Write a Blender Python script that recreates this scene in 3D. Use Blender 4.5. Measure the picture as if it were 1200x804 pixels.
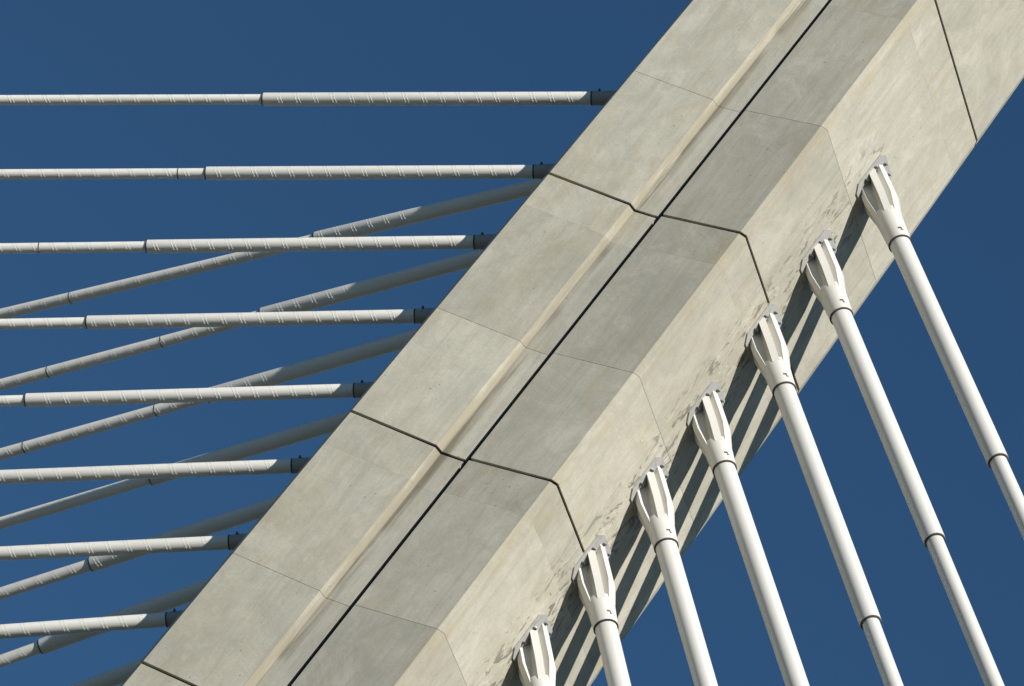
import bpy, bmesh, math, random
from mathutils import Vector, Matrix
random.seed(7)
for o in list(bpy.data.objects): bpy.data.objects.remove(o)
S = bpy.context.scene
COL = S.collection

# ------------------------------------------------------------------ camera
FPX = 6000.0                      # focal length in photo pixels (photo 1200 x 804)
CAM = Vector((32.0897, -40.4275, 1.6))
W = Matrix(((0.895087910634272, -0.11051947561024461, -0.431975783750907),
            (0.24218652160635215, -0.6929293468813519, 0.679113104705541),
            (0.3743839219151776, 0.7124846424600461, 0.5934663539493966)))   # columns: image right, image up, forward
cd = bpy.data.cameras.new('Camera'); cam = bpy.data.objects.new('Camera', cd); COL.objects.link(cam)
cd.sensor_width = 36.0; cd.lens = 36.0 * FPX / 1200.0
cd.clip_start = 0.5; cd.clip_end = 6000
m = Matrix.Identity(4)
for r in range(3):
    m[r][0] = W[r][0]; m[r][1] = W[r][1]; m[r][2] = -W[r][2]; m[r][3] = CAM[r]
cam.matrix_world = m
S.camera = cam
S.render.resolution_x = 1024; S.render.resolution_y = 686

# ------------------------------------------------------------------ light
SUN = Vector((0.768, -0.442, 0.463)).normalized()          # towards the sun
w = bpy.data.worlds.new('World'); S.world = w; w.use_nodes = True
nt = w.node_tree; bg = nt.nodes['Background']
sky = nt.nodes.new('ShaderNodeTexSky'); sky.sky_type = 'NISHITA'; sky.sun_disc = False
sky.sun_elevation = math.asin(SUN.z); sky.sun_rotation = math.atan2(SUN.x, SUN.y)
sky.air_density = 1.0; sky.dust_density = 0.0; sky.ozone_density = 10.0; sky.altitude = 300
tint = nt.nodes.new('ShaderNodeMix'); tint.data_type = 'RGBA'; tint.blend_type = 'MULTIPLY'; tint.inputs[0].default_value = 1.0
tint.inputs[7].default_value = (.95, 1.035, .885, 1.0)      # white balance of the whole sky
nt.links.new(sky.outputs[0], tint.inputs[6]); nt.links.new(tint.outputs[2], bg.inputs[0]); bg.inputs[1].default_value = 0.065
sl = bpy.data.lights.new('sun', 'SUN'); sl.energy = 5.0; sl.angle = math.radians(0.53); sl.color = (1.0, 0.955, 0.885)
so = bpy.data.objects.new('sun', sl); COL.objects.link(so); so.location = (0, 0, 120)
so.rotation_euler = SUN.to_track_quat('Z', 'Y').to_euler()
vs = S.view_settings
vs.view_transform = 'Standard'; vs.look = 'None'; vs.exposure = 0.25; vs.gamma = 1.0; vs.use_curve_mapping = False

# ------------------------------------------------------------------ helpers
def link(name, bm, mat, parent=None, smooth=False):
    me = bpy.data.meshes.new(name); bm.normal_update(); bm.to_mesh(me); bm.free()
    me.materials.append(mat)
    if smooth:
        for p in me.polygons: p.use_smooth = True
        try: me.set_sharp_from_angle(angle=math.radians(35))
        except Exception: pass
    o = bpy.data.objects.new(name, me); COL.objects.link(o)
    if parent: o.parent = parent
    return o
def empty(name, mw):
    o = bpy.data.objects.new(name, None); COL.objects.link(o); o.matrix_world = mw
    o.empty_display_size = .3
    return o
def pixel_ray(u, v):
    return (W @ Vector(((u - 600) / FPX, (402 - v) / FPX, 1.0)))

# ------------------------------------------------------------------ materials
class NB:
    def __init__(s, name):
        s.m = bpy.data.materials.new(name); s.m.use_nodes = True; s.t = s.m.node_tree
        s.b = s.t.nodes['Principled BSDF']
    def n(s, t, **k):
        x = s.t.nodes.new(t)
        for a, v in k.items(): setattr(x, a, v)
        return x
    def l(s, a, b): s.t.links.new(a, b)
    def math(s, op, a, b=None, c=None):
        x = s.n('ShaderNodeMath', operation=op)
        for i, v in enumerate((a, b, c)):
            if v is None: continue
            if isinstance(v, (int, float)): x.inputs[i].default_value = v
            else: s.l(v, x.inputs[i])
        return x.outputs[0]
    def mapr(s, v, a, b, c=0., d=1.):
        x = s.n('ShaderNodeMapRange', interpolation_type='SMOOTHSTEP'); s.l(v, x.inputs[0])
        for i, k in enumerate((a, b, c, d)): x.inputs[i + 1].default_value = k
        return x.outputs[0]
    def noise(s, vec, scale, detail=5, rough=.6, dist=0.):
        x = s.n('ShaderNodeTexNoise'); s.l(vec, x.inputs['Vector'])
        x.inputs['Scale'].default_value = scale; x.inputs['Detail'].default_value = detail
        x.inputs['Roughness'].default_value = rough; x.inputs['Distortion'].default_value = dist
        return x.outputs[0]
    def stretch(s, vec, sc, loc=(0, 0, 0)):
        x = s.n('ShaderNodeMapping'); s.l(vec, x.inputs[0]); x.inputs['Scale'].default_value = sc; x.inputs['Location'].default_value = loc
        return x.outputs[0]
    def mix(s, f, a, b, mode='MIX'):
        x = s.n('ShaderNodeMix', data_type='RGBA', blend_type=mode)
        for i, v in ((0, f), (6, a), (7, b)):
            if isinstance(v, (int, float)): x.inputs[i].default_value = v
            elif isinstance(v, tuple): x.inputs[i].default_value = v + (1.,)
            else: s.l(v, x.inputs[i])
        return x.outputs[2]

TAU = 0.008032; T0 = 39.25495
ZTOP = 41.56
def concrete(name, side):
    B = NB(name)
    co = B.n('ShaderNodeTexCoord').outputs['Object']
    sp = B.n('ShaderNodeSeparateXYZ'); B.l(co, sp.inputs[0])
    X, Y, Z = sp.outputs
    sc = B.math('SUBTRACT', 1 + TAU * T0, B.math('MULTIPLY', Z, TAU))
    xn = B.math('DIVIDE', X, sc); yn = B.math('DIVIDE', Y, sc)
    rnd = B.n('ShaderNodeObjectInfo').outputs['Random']
    # every casting has its own clouding
    off = B.n('ShaderNodeVectorMath', operation='ADD'); B.l(co, off.inputs[0])
    cmb = B.n('ShaderNodeCombineXYZ'); B.l(B.math('MULTIPLY', rnd, 40.), cmb.inputs[1]); B.l(B.math('MULTIPLY', rnd, 17.), cmb.inputs[0]); B.l(cmb.outputs[0], off.inputs[1])
    oc = off.outputs[0]
    oi = B.n('ShaderNodeObjectInfo'); cs = B.n('ShaderNodeSeparateColor'); B.l(oi.outputs['Color'], cs.inputs[0])
    stain = cs.outputs[0]
    big = B.mapr(B.noise(oc, .9, 8, .66, .8), .32, .70)
    col = B.mix(big, (.530, .508, .450), (.415, .400, .355))
    mid = B.noise(B.stretch(oc, (1, 1, .6)), 5.5, 6, .68, .5)
    col = B.mix(B.mapr(mid, .48, .70, 0, .40), col, (.350, .340, .302))
    col = B.mix(B.mapr(mid, .46, .30, 0, .35), col, (.560, .545, .500))
    # greyish smears along the pour, and faint board marks
    st = B.noise(B.stretch(oc, (9., 9., .45)), 1., 7, .68, .3)
    col = B.mix(B.mapr(st, .47, .72, 0, .50), col, (.330, .322, .290))
    bd = B.noise(B.stretch(co, (55., 55., .35)), 1., 3, .6)
    col = B.mix(B.mapr(bd, .45, .75, 0, .22), col, (.30, .29, .25))
    # slanting trowel sweeps
    rot = B.n('ShaderNodeMapping'); B.l(oc, rot.inputs[0]); rot.inputs['Rotation'].default_value = (0, .7, .3); rot.inputs['Scale'].default_value = (9., 3., 1.1)
    tw = B.noise(rot.outputs[0], 1., 5, .6, .8)
    col = B.mix(B.mapr(tw, .54, .74, 0, .32), col, (.36, .35, .31))
    # warm runs, strongest in the band under each joint
    wr = B.noise(B.stretch(oc, (2.6, 2.6, .9), (3, 1, 9)), 1., 7, .66, 1.)
    wm = B.math('MULTIPLY', B.mapr(wr, .44, .70), B.math('ADD', .28, B.math('MULTIPLY', stain, .55)))
    col = B.mix(wm, col, (.405, .345, .245))
    lt = B.noise(B.stretch(oc, (1.7, 1.7, 1.2), (8, 4, 2)), 1., 6, .65, .8)
    col = B.mix(B.mapr(lt, .53, .72, 0, .55), col, (.590, .575, .525))
    fine = B.noise(oc, 34., 4, .7)
    col = B.mix(B.mapr(fine, .3, .7, 0, .20), col, (.25, .24, .21))
    spk = B.noise(oc, 90., 3, .7)
    col = B.mix(B.mapr(spk, .56, .74, 0, .30), col, (.22, .21, .18))
    # blow holes
    vo = B.n('ShaderNodeTexVoronoi'); B.l(oc, vo.inputs['Vector']); vo.inputs['Scale'].default_value = 7.5
    pm = B.math('MULTIPLY', B.math('LESS_THAN', vo.outputs['Distance'], .085), B.math('GREATER_THAN', B.noise(oc, 1.6, 3, .6), .56))
    vo2 = B.n('ShaderNodeTexVoronoi'); B.l(oc, vo2.inputs['Vector']); vo2.inputs['Scale'].default_value = 19.
    pm2 = B.math('MULTIPLY', B.math('LESS_THAN', vo2.outputs['Distance'], .10), B.math('GREATER_THAN', B.noise(oc, 2.3, 3, .6), .58))
    pits = B.math('MAXIMUM', pm, pm2)
    col = B.mix(B.math('MULTIPLY', pits, .5), col, (.13, .125, .11))
    if side:
        # warm dirt on the cast arris between front and side
        ed = B.math('MULTIPLY', B.mapr(xn, 1.45, 1.53), B.mapr(yn, -.66, -.80))
        en = B.noise(B.stretch(co, (9., 9., 1.6)), 1., 6, .65)
        col = B.mix(B.math('MULTIPLY', ed, B.mapr(en, .42, .66, .08, .5)), col, (.40, .335, .235))
        # trowel smears and chipped render along the line of anchor plates
        dy = B.math('ABSOLUTE', B.math('SUBTRACT', yn, .36))
        zone = B.math('MULTIPLY', B.mapr(dy, .60, .15), B.math('MULTIPLY', B.math('GREATER_THAN', xn, 1.55), B.mapr(Z, ZTOP + .55, ZTOP + .25)))
        sk = B.noise(B.stretch(co, (3., 7.5, 2.2), (0, 2, 5)), 1., 7, .62, 1.8)
        sm = B.math('MULTIPLY', zone, B.mapr(sk, .555, .60))
        col = B.mix(B.math('MULTIPLY', sm, .82), col, (.15, .14, .12))
        sk2 = B.noise(B.stretch(co, (3., 9., 2.6), (5, 9, 1)), 1., 7, .66, 1.6)
        col = B.mix(B.math('MULTIPLY', B.math('MULTIPLY', zone, B.mapr(sk2, .55, .62)), .6), col, (.57, .55, .49))
        hgt = B.math('MULTIPLY', sm, -.6)
    else:
        # dirt lying in the ledge beside the step
        le = B.math('MULTIPLY', B.mapr(xn, -.03, .015), B.mapr(xn, .16, .06))
        dn = B.noise(B.stretch(co, (26., 6., .9)), 1., 6, .6, .3)
        dl = B.noise(B.stretch(co, (.2, .2, .55)), 1., 3, .6)
        dm = B.math('MULTIPLY', le, B.math('MULTIPLY', B.mapr(dn, .33, .53), B.mapr(dl, .40, .52)))
        col = B.mix(B.math('MULTIPLY', dm, .85), col, (.17, .145, .105))
        stp = B.math('MULTIPLY', B.mapr(xn, -.046, -.036), B.mapr(xn, .03, .016))
        sn = B.noise(B.stretch(co, (14., 6., 1.1)), 1., 6, .65)
        col = B.mix(B.math('MULTIPLY', stp, B.mapr(sn, .36, .58, .2, .95)), col, (.325, .295, .24))
        lg = B.math('MULTIPLY', B.mapr(xn, .03, .08), B.mapr(B.noise(B.stretch(co, (16., 6., .5), (1, 0, 4)), 1., 5, .6), .4, .62))
        col = B.mix(B.math('MULTIPLY', lg, .35), col, (.52, .515, .48))
        hgt = B.math('MULTIPLY', dm, -.2)
    tone = B.mapr(rnd, 0., 1., .91, 1.05)
    col = B.mix(1., col, tone, 'MULTIPLY')
    hs = B.math('ADD', B.math('ADD', B.math('MULTIPLY', fine, .25), B.math('MULTIPLY', pits, -.8)), B.math('ADD', hgt, B.math('MULTIPLY', big, .6)))
    bu = B.n('ShaderNodeBump'); bu.inputs['Strength'].default_value = .35; bu.inputs['Distance'].default_value = .012
    B.l(hs, bu.inputs['Height']); B.l(bu.outputs[0], B.b.inputs['Normal'])
    col = B.mix(1., col, (.985, .98, .905), 'MULTIPLY')
    B.l(col, B.b.inputs['Base Color']); B.b.inputs['Roughness'].default_value = .86
    B.b.inputs['Specular IOR Level'].default_value = .3
    return B.m
def plain(name, col, rough, metal=0., dirt=0., dcol=(.3, .28, .24), scale=6., stretchz=1., spec=.5):
    B = NB(name); co = B.n('ShaderNodeTexCoord').outputs['Object']
    c = col
    rn = B.n('ShaderNodeObjectInfo').outputs['Random']; of = B.n('ShaderNodeCombineXYZ'); B.l(B.math('MULTIPLY', rn, 50.), of.inputs[2]); va = B.n('ShaderNodeVectorMath', operation='ADD'); B.l(co, va.inputs[0]); B.l(of.outputs[0], va.inputs[1])
    n1 = B.noise(B.stretch(va.outputs[0], (1, 1, stretchz)), scale, 6, .65)
    col = B.mix(B.math('MULTIPLY', rn, .14), col, dcol)
    cc = B.mix(B.mapr(n1, .45, .75, 0, dirt), col, dcol)
    B.l(cc, B.b.inputs['Base Color']); B.b.inputs['Metallic'].default_value = metal
    B.l(B.mapr(n1, .3, .7, rough - .06, rough + .08), B.b.inputs['Roughness'])
    B.b.inputs['Specular IOR Level'].default_value = spec
    return B.m
M_PANEL = concrete('pale_cast_concrete', False)
M_SIDE = concrete('pale_cast_concrete_with_smears', True)
M_JOINT = plain('black_joint_filler', (.014, .0135, .013), .9, dirt=.3, dcol=(.03, .028, .025))
M_WHITE = plain('white_coated_steel', (.66, .64, .59), .42, dirt=.25, dcol=(.55, .52, .45), scale=5., stretchz=.35)
M_PIPE = plain('white_plastic_duct', (.79, .77, .715), .40, dirt=.30, dcol=(.53, .50, .44), scale=4., stretchz=.15)
M_DUCT = plain('white_smooth_duct', (.67, .655, .61), .40, dirt=.30, dcol=(.50, .475, .42), scale=4., stretchz=.15)
M_GALV = plain('galvanised_steel', (.40, .395, .375), .62, metal=.12, dirt=.75, dcol=(.24, .235, .22), scale=11.)
M_BOLT = plain('dark_steel', (.10, .10, .105), .5, metal=.5, dirt=.3)
M_DARK = plain('dark_rubber', (.035, .033, .032), .7)
M_COLL = plain('grey_collar_steel', (.36, .35, .335), .5, dirt=.3, dcol=(.25, .24, .22))
M_GROUND = plain('dry_ground', (.055, .058, .050), .95, dirt=.6, dcol=(.035, .045, .025), scale=.05)

# ------------------------------------------------------------------ ground
bm = bmesh.new(); bmesh.ops.create_grid(bm, x_segments=2, y_segments=2, size=3000)
g = link('ground', bm, M_GROUND); g['kind'] = 'structure'

# ------------------------------------------------------------------ pylon
AX = Vector((0.19080899537654494, 0, 0.981627183447664)); MX = Vector((0.9816271834476642, 0, -0.19080899537654478)); YX = Vector((0, 1, 0))
PM = Matrix(((MX.x, 0, AX.x, 0), (0, 1, 0, 0), (MX.z, 0, AX.z, 0), (0, 0, 0, 1)))
pylon = empty('concrete_pylon', PM)
pylon['label'] = 'leaning pale concrete pylon of jointed blocks carrying all the white stay cables'; pylon['category'] = 'pylon'
P = [(-1.1448, -.9933), (-.0362, -.8433), (.0087, -.7539), (.2989, -.7444), (.4119, -.8062), (1.5142, -.8858), (1.5896, -.843), (1.6961, 1.792)]
P[3] = (.322, -.7436)
YI = P[0][1] + .60
p7a = (P[6][0] + (P[7][0] - P[6][0]) * .955 + .004, P[6][1] + (P[7][1] - P[6][1]) * .955)
p7 = (P[7][0] - .055, P[7][1])
LEFT = [(P[0][0] - .055, P[0][1] + .036), P[0], P[1], P[2], P[3], (P[3][0], YI), (P[0][0] - .055, YI)]
RIGHT = [P[4], P[5], P[6], p7a, p7, (p7[0] - .33, p7[1]), (p7[0] - .33, YI), (P[4][0], YI)]
BACK = [(P[0][0] - .055, YI + .004), (p7[0] - .334, YI + .004), (p7[0] - .334, p7[1] - .004), (P[0][0] + .05, p7[1] - .004), (P[0][0] - .055, p7[1] - .09)]
CORE = [(P[0][0] - .02, P[0][1] + .045), (P[1][0] - .015, P[1][1] + .022), (P[2][0] - .012, P[2][1] + .022), (P[3][0], P[3][1] + .030), (P[4][0], P[4][1] + .050), (P[5][0] - .01, P[5][1] + .022),
        (P[6][0] - .022, P[6][1] + .012), (p7a[0] - .022, p7a[1]), (p7[0] - .02, p7[1] - .02), (P[0][0] - .03, p7[1] - .12)]
def scl(z): return 1 - TAU * (z - T0)
def prism(poly, z0, z1, bev=0., blo=True, bhi=True):
    bm = bmesh.new()
    lo = [bm.verts.new((x * scl(z0), y * scl(z0), z0)) for x, y in poly]
    hi = [bm.verts.new((x * scl(z1), y * scl(z1), z1)) for x, y in poly]
    n = len(poly); los, his = set(lo), set(hi)
    bm.faces.new(list(reversed(lo))); bm.faces.new(hi)
    for i in range(n): bm.faces.new((lo[i], lo[(i + 1) % n], hi[(i + 1) % n], hi[i]))
    bmesh.ops.recalc_face_normals(bm, faces=bm.faces)
    if bev:
        bmesh.ops.bevel(bm, geom=[e for e in bm.edges if not ((not blo and all(v in los for v in e.verts)) or (not bhi and all(v in his for v in e.verts)))], offset=bev, offset_type='OFFSET', segments=2, profile=.5, affect='EDGES', clamp_overlap=True)
    return bm
JT = [17.2, 12.9, 8.65, 4.376, 0, -4.1097, -8.1582, -12.25, -16.35, -20.4, -24.5, -28.6, -32.7, -39.2]
JT = [t + T0 for t in JT]
GAP = .018
link('core', prism(CORE, .02, JT[0] - .1), M_JOINT, pylon)
for k in range(len(JT) - 1):
    top, bot = JT[k] - GAP, JT[k + 1] + GAP
    seg = link('segment', prism(BACK, bot, top, .008), M_PANEL, pylon)
    L = top - bot
    cuts = [top, top - .13 * L, top - .575 * L, bot] if 1 <= k <= 7 else [top, bot]
    for j, (a, b) in enumerate(zip(cuts[:-1], cuts[1:])):
        multi = len(cuts) > 2
        gl = (.0005, .0012, 0)[j] if multi else 0; gh = (0, .0005, .0012)[j] if multi else 0
        blo = not (multi and j == 0); bhi = not (multi and j == 1)
        for poly, mat in ((LEFT, M_PANEL), (RIGHT, M_SIDE)):
            o = link('panel', prism(poly, b + gl, a - gh, .0036, blo, bhi), mat, seg)
            o.color = ((.85 if j == 0 and multi else random.uniform(.0, .3)), random.random(), random.random(), 1)
# ------------------------------------------------------------------ stay cables
def lathe(prof, n=36, cap=True):
    bm = bmesh.new(); rings = []
    for z, r in prof:
        rings.append([bm.verts.new((r * math.cos(2 * math.pi * i / n), r * math.sin(2 * math.pi * i / n), z)) for i in range(n)])
    for A, B in zip(rings[:-1], rings[1:]):
        for i in range(n): bm.faces.new((A[i], A[(i + 1) % n], B[(i + 1) % n], B[i]))
    if cap: bm.faces.new(list(reversed(rings[0]))); bm.faces.new(rings[-1])
    bmesh.ops.recalc_face_normals(bm, faces=bm.faces)
    return bm
def helix(z0, z1, r, pitch, h=.0034, wd=.005, starts=(0., .040), n=14, phase=0.):
    bm = bmesh.new()
    for s0 in starts:
        prev = None; N = int((z1 - z0 - .06) / pitch * n)
        for i in range(N):
            ph = 2 * math.pi * i / n; z = z0 + s0 + pitch * i / n; ca, sa = math.cos(ph + phase), math.sin(ph + phase)
            cur = [bm.verts.new(((r - .001) * ca, (r - .001) * sa, z - wd)), bm.verts.new(((r + h) * ca, (r + h) * sa, z)), bm.verts.new(((r - .001) * ca, (r - .001) * sa, z + wd))]
            if prev:
                bm.faces.new((prev[0], cur[0], cur[1], prev[1])); bm.faces.new((prev[1], cur[1], cur[2], prev[2]))
            prev = cur
    bmesh.ops.recalc_face_normals(bm, faces=bm.faces)
    return bm
def hexbolt(r, h):
    bm = bmesh.new()
    for rr, z0, z1, n in ((r, 0, h * .55, 6), (r * .55, h * .55, h, 8)):
        a = [bm.verts.new((rr * math.cos(2 * math.pi * i / n), rr * math.sin(2 * math.pi * i / n), z0)) for i in range(n)]
        b = [bm.verts.new((rr * math.cos(2 * math.pi * i / n), rr * math.sin(2 * math.pi * i / n), z1)) for i in range(n)]
        bm.faces.new(b)
        for i in range(n): bm.faces.new((a[i], a[(i + 1) % n], b[(i + 1) % n], b[i]))
    return bm
def frame(h, d):
    ez = d.normalized(); v = (CAM - h); ex = (v - ez * v.dot(ez)).normalized(); ey = ez.cross(ex)
    m = Matrix.Identity(4)
    for r in range(3): m[r][0] = ex[r]; m[r][1] = ey[r]; m[r][2] = ez[r]; m[r][3] = h[r]
    return m
def plate_and_bolts(root, fm, fn, fa, k, mat):
    """octagonal plate lying on the pylon face; fn outward normal, fa along the pylon"""
    inv = fm.inverted(); fb = fn.cross(fa).normalized()
    org = fm.translation
    def to(al, be, hh): return inv @ (org + fa * al + fb * be + fn * hh)
    hl, hw, ch = .345 * k, .245 * k, .085 * k
    o8 = [(hl, -hw + ch), (hl, hw - ch), (hl - ch, hw), (-hl + ch, hw), (-hl, hw - ch), (-hl, -hw + ch), (-hl + ch, -hw), (hl - ch, -hw)]
    bm = bmesh.new()
    A = [bm.verts.new(to(x, y, -.01)) for x, y in o8]; B = [bm.verts.new(to(x, y, .020 * k)) for x, y in o8]
    bm.faces.new(list(reversed(A))); bm.faces.new(B)
    for i in range(8): bm.faces.new((A[i], A[(i + 1) % 8], B[(i + 1) % 8], B[i]))
    bmesh.ops.recalc_face_normals(bm, faces=bm.faces)
    pl = link('anchor_plate', bm, M_GALV, root)
    bolt = None
    R3 = Matrix((fa, fb, fn)).transposed().to_4x4()
    for x, y in ((.27, -.085), (.27, .085), (-.27, -.085), (-.27, .085), (.095, -.192), (.095, .192), (-.13, -.192), (-.13, .192)):
        if bolt is None: b = bolt = link('bolt', hexbolt(.018 * k, .044 * k), M_BOLT, pl)
        else:
            b = bolt.copy(); COL.objects.link(b); b.parent = pl
        mm = R3.copy(); mm.translation = org + fa * x * k + fb * y * k + fn * .0195 * k
        b.matrix_local = inv @ mm
def fins(root, fm, fn, k, phis, mat):
    inv = fm.inverted(); n_l = (inv.to_3x3() @ fn); z_f = .0195 * k
    for ph in phis:
        er = Vector((math.cos(ph), math.sin(ph), 0)); et = Vector((-math.sin(ph), math.cos(ph), 0))
        hw = .043 * k
        prof = [(-.45, .070, .206), (.02, .070, .206), (.38, .080, .208), (.52, .105, .184), (.665, .125, .157)]
        bm = bmesh.new(); rows = []
        for z, ri, ro in prof:
            rows.append([bm.verts.new(er * (r * k) + et * (s * hw * (1. if r == ro else .8)) + Vector((0, 0, z * k))) for r, s in ((ri, -1), (ro, -1), (ro, 1), (ri, 1))])
        for a, b in zip(rows[:-1], rows[1:]):
            for i in range(4): bm.faces.new((a[i], a[(i + 1) % 4], b[(i + 1) % 4], b[i]))
        bm.faces.new(list(reversed(rows[0]))); bm.faces.new(rows[-1])
        bmesh.ops.recalc_face_normals(bm, faces=bm.faces)
        geo = list(bm.verts) + list(bm.edges) + list(bm.faces)
        res = bmesh.ops.bisect_plane(bm, geom=geo, plane_co=n_l * z_f, plane_no=n_l, clear_inner=True)
        ed = [e for e in res['geom_cut'] if isinstance(e, bmesh.types.BMEdge)]
        if ed: bmesh.ops.edgenet_fill(bm, edges=ed)
        link('fin', bm, mat, root)
def stay(h, d, fn, fa, k, sleeve_r, pipe_r, collar_z, sleeve_z, end_z, phis, label, group, helical=None, bands=(), clip=None, collar_r=None, collar_mat=None, grey_plate=True):
    fm = frame(h, d)
    root = empty('stay_cable', fm); root['label'] = label; root['category'] = 'stay cable'; root['group'] = group
    plate_and_bolts(root, fm, fn, fa, k, M_GALV)
    fins(root, fm, fn, k, phis, M_WHITE)
    cr = collar_r or sleeve_r * 1.13
    link('anchor_tube', lathe([(-.02, sleeve_r * .66), (.36 * k, sleeve_r * .70), (.60 * k, sleeve_r * .98)], cap=False), M_WHITE, root, True)
    co = link('collar', lathe([(.56 * k, sleeve_r), (.60 * k, cr * 1.13), (.655 * k, cr * 1.14), (collar_z - .012, cr), (collar_z, cr * .985), (collar_z, sleeve_r * .9)], cap=False), collar_mat or M_WHITE, root, True)
    link('seal_ring', lathe([(collar_z - .006, sleeve_r), (collar_z - .004, cr * 1.012), (collar_z + .012, cr * 1.012), (collar_z + .014, sleeve_r)], cap=False), M_DARK, co, True)
    if clip is not None:
        if clip[0] == 'slot':
            bm = bmesh.new(); a0 = clip[1]
            for (da, z0, z1, dw) in ((0, -.14, -.085, .045), (.16, -.14, -.115, .10), (-.10, -.10, -.088, .05)):
                vs_ = []
                for rr in (cr * 1.0, cr * 1.06):
                    for aa, zz in ((a0 + da - dw, collar_z + z0), (a0 + da + dw, collar_z + z0), (a0 + da + dw, collar_z + z1), (a0 + da - dw, collar_z + z1)):
                        vs_.append(bm.verts.new((rr * math.cos(aa), rr * math.sin(aa), zz)))
                a_, b_ = vs_[:4], vs_[4:]
                bm.faces.new(b_)
                for i in range(4): bm.faces.new((a_[i], a_[(i + 1) % 4], b_[(i + 1) % 4], b_[i]))
            link('latch', bm, M_BOLT, co)
        else:
            b = link('bolt', hexbolt(.018, .036), M_BOLT, co)
            e = Vector((math.cos(clip[1]), math.sin(clip[1]), 0)); q = e.to_track_quat('Z', 'Y').to_matrix().to_4x4(); q.translation = e * (cr - .002) + Vector((0, 0, collar_z - .09))
            b.matrix_local = q
    sl_ = link('sleeve', lathe([(collar_z - .05, sleeve_r), (sleeve_z - .004, sleeve_r), (sleeve_z, sleeve_r * .99), (sleeve_z, pipe_r * .98)], cap=False), M_PIPE if helical else M_DUCT, root, True)
    link('end_ring', lathe([(sleeve_z - .002, sleeve_r * .93), (sleeve_z + .016, sleeve_r * .93), (sleeve_z + .018, pipe_r * .95)], cap=False), M_DARK, sl_, True)
    pp = link('pipe', lathe([(sleeve_z - .05, pipe_r), (end_z, pipe_r)], cap=False), M_PIPE if helical else M_DUCT, root, True)
    if helical:
        link('helical_rib', helix(collar_z + .02, sleeve_z, sleeve_r, helical), M_PIPE, sl_)
        link('helical_rib', helix(sleeve_z + .03, min(end_z, 26.), pipe_r, helical, phase=1.), M_PIPE, pp)
    for z in bands:
        link('joint_band', lathe([(z - .007, pipe_r * .99), (z - .006, pipe_r * 1.025), (z + .006, pipe_r * 1.025), (z + .007, pipe_r * .99)], cap=False), M_DARK, pp, True)
    return root
def face_plane(i, j):
    def at(p, z): return PM @ Vector((p[0] * scl(z), p[1] * scl(z), z))
    a, b, c = at(i, T0 - 8), at(j, T0 - 8), at(i, T0 + 6)
    n = (b - a).cross(c - a).normalized()
    return a, n, (c - a).normalized()
ORD = ['highest', 'second from the top', 'third from the top', 'fourth from the top', 'fifth from the top', 'sixth from the top', 'seventh from the top', 'lowest']
# --- single row on the sunlit side face
fo, fn, fa = face_plane(P[6], p7a)
if fn.x < 0: fn = -fn
fa = (fa - fn * fa.dot(fn)).normalized()
YC = (40.902 - 40.4275)
RP = [((1054.7, 286), (1170.7, 543)), ((986, 371), (1094.7, 632.7)), ((919, 458), (1019, 726.7)), ((849, 550), (934.7, 804)), ((780.7, 641), (827.7, 804)), ((710, 736), (726.3, 804)), ((638.5, 832), (650, 890))]
rad = math.radians
for i, (A, B) in enumerate(RP):
    pts = []
    for uv in (A, B):
        r = pixel_ray(*uv); pts.append(CAM + r * ((YC - CAM.y) / r.y))
    d = (pts[1] - pts[0]).normalized()
    t = (fo - pts[0]).dot(fn) / d.dot(fn); h = pts[0] + d * t
    cz = (pts[0] - h).length
    end = h.z / -d.z + .1
    stay(h, d, fn, fa, 1.0, .1235, .0975, cz, cz + 3.86, end, [rad(a) for a in (-14 + random.uniform(-3, 3), -60, 52, -114, 116, 182)],
         'smooth white stay cable on the sunlit pylon side, ' + (ORD[i] if i < 6 else 'lowest'), 'smooth stay cables in the single row on the sunlit side', clip=('slot', rad(-38)), collar_r=.140)
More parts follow.
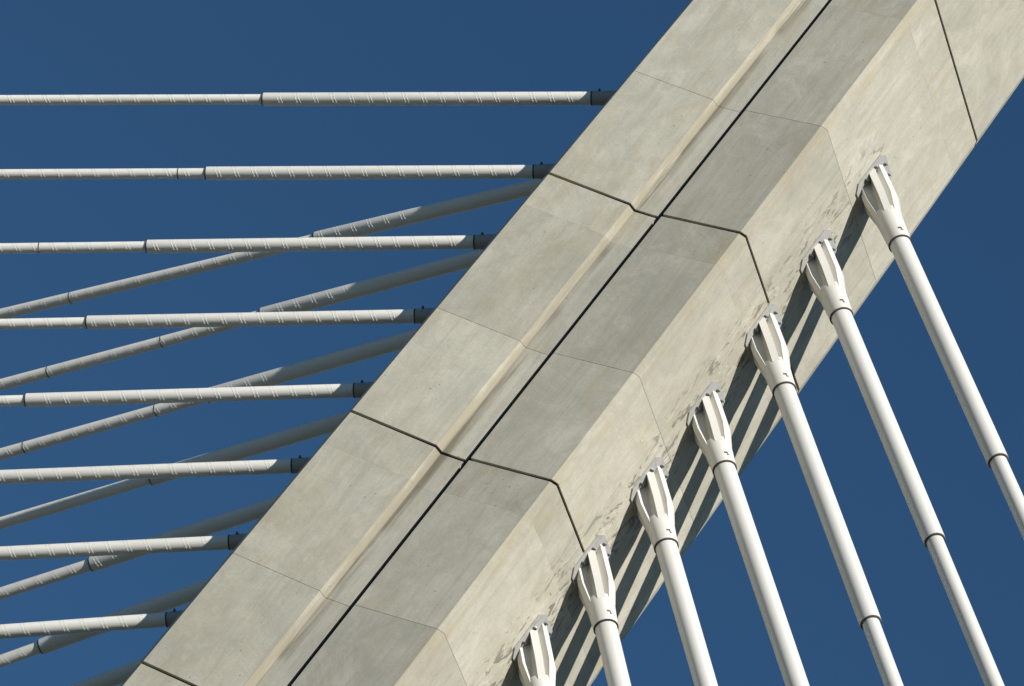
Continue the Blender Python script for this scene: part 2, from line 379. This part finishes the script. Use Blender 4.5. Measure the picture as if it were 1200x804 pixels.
# --- two rows on the shaded face
lo, ln, la = face_plane(LEFT[0], LEFT[-1])
if ln.x > 0: ln = -ln
la = (la - ln * la.dot(ln)).normalized()
NEAR = [((0, 117.5), (700, 115.3), 694, 309, ()), ((0, 204.8), (615, 201.7), 626, 242.3, (209,)), ((0, 292), (560, 284.5), 556.7, 173, (46,)), ((0, 381), (495, 371.5), 487, 102.7, ()),
        ((0, 471.5), (420, 459), 415.7, 31, ()), ((0, 561), (345, 548), 343, -45, ()), ((0, 651.3), (270, 638), 269.3, -125, ()), ((0, 743.5), (200, 729), 196, -205, ())]
FAR = [((0, 369), (633, 218), None, 371, (83,)), ((0, 452), (560, 303), None, 308, (190, 57)), ((0, 534), (480, 399), None, 245, (183, 29)), ((0, 615.5), (400, 496), None, 178, ()),
       ((0, 698.8), (320, 596), None, 108, ()), ((0, 779), (233, 696), None, 49, ()), ((0, 850), (150, 793), None, -20, ())]
def dist_at_u(h, d, u):
    k = (u - 600) / FPX; hc = W.transposed() @ (h - CAM); dc = W.transposed() @ d
    return (k * hc.z - hc.x) / (dc.x - k * dc.z)
for rows, yo, sg, sr, pr, nm in ((NEAR, .78, -1, .0815, .0630, 'front'), (FAR, 1.55, 1, .0960, .0725, 'rear')):
    for i, (A, B, cu, su, bands) in enumerate(rows):
        N = pixel_ray(*A).cross(pixel_ray(*B))
        r0 = PM @ Vector((P[0][0] - .03, P[0][1] + yo, T0))
        t = -((r0 - CAM).dot(N)) / AX.dot(N); h = r0 + AX * t
        h = h - ln * ((h - lo).dot(ln))
        d = Vector((-1, sg * .16, 0)); d.z = -(d.dot(N)) / N.z; d.normalize()
        cz = dist_at_u(h, d, cu) if cu else .95
        sz = dist_at_u(h, d, su)
        lab = 'ribbed white stay cable, ' + nm + ' row on shaded pylon side, ' + (ORD[i] if i < len(rows) - 1 else 'lowest')
        stay(h, d, ln, la, .66, sr, pr, cz, sz, h.z / -d.z + .1, [rad(a) for a in (10, 70, 130, 190, 250, 310)], lab,
             'ribbed stay cables in the ' + nm + ' row on the shaded side', helical=.222, bands=[dist_at_u(h, d, u) for u in bands], clip=('bolt', rad(80)), collar_r=sr * 1.07, collar_mat=M_COLL)
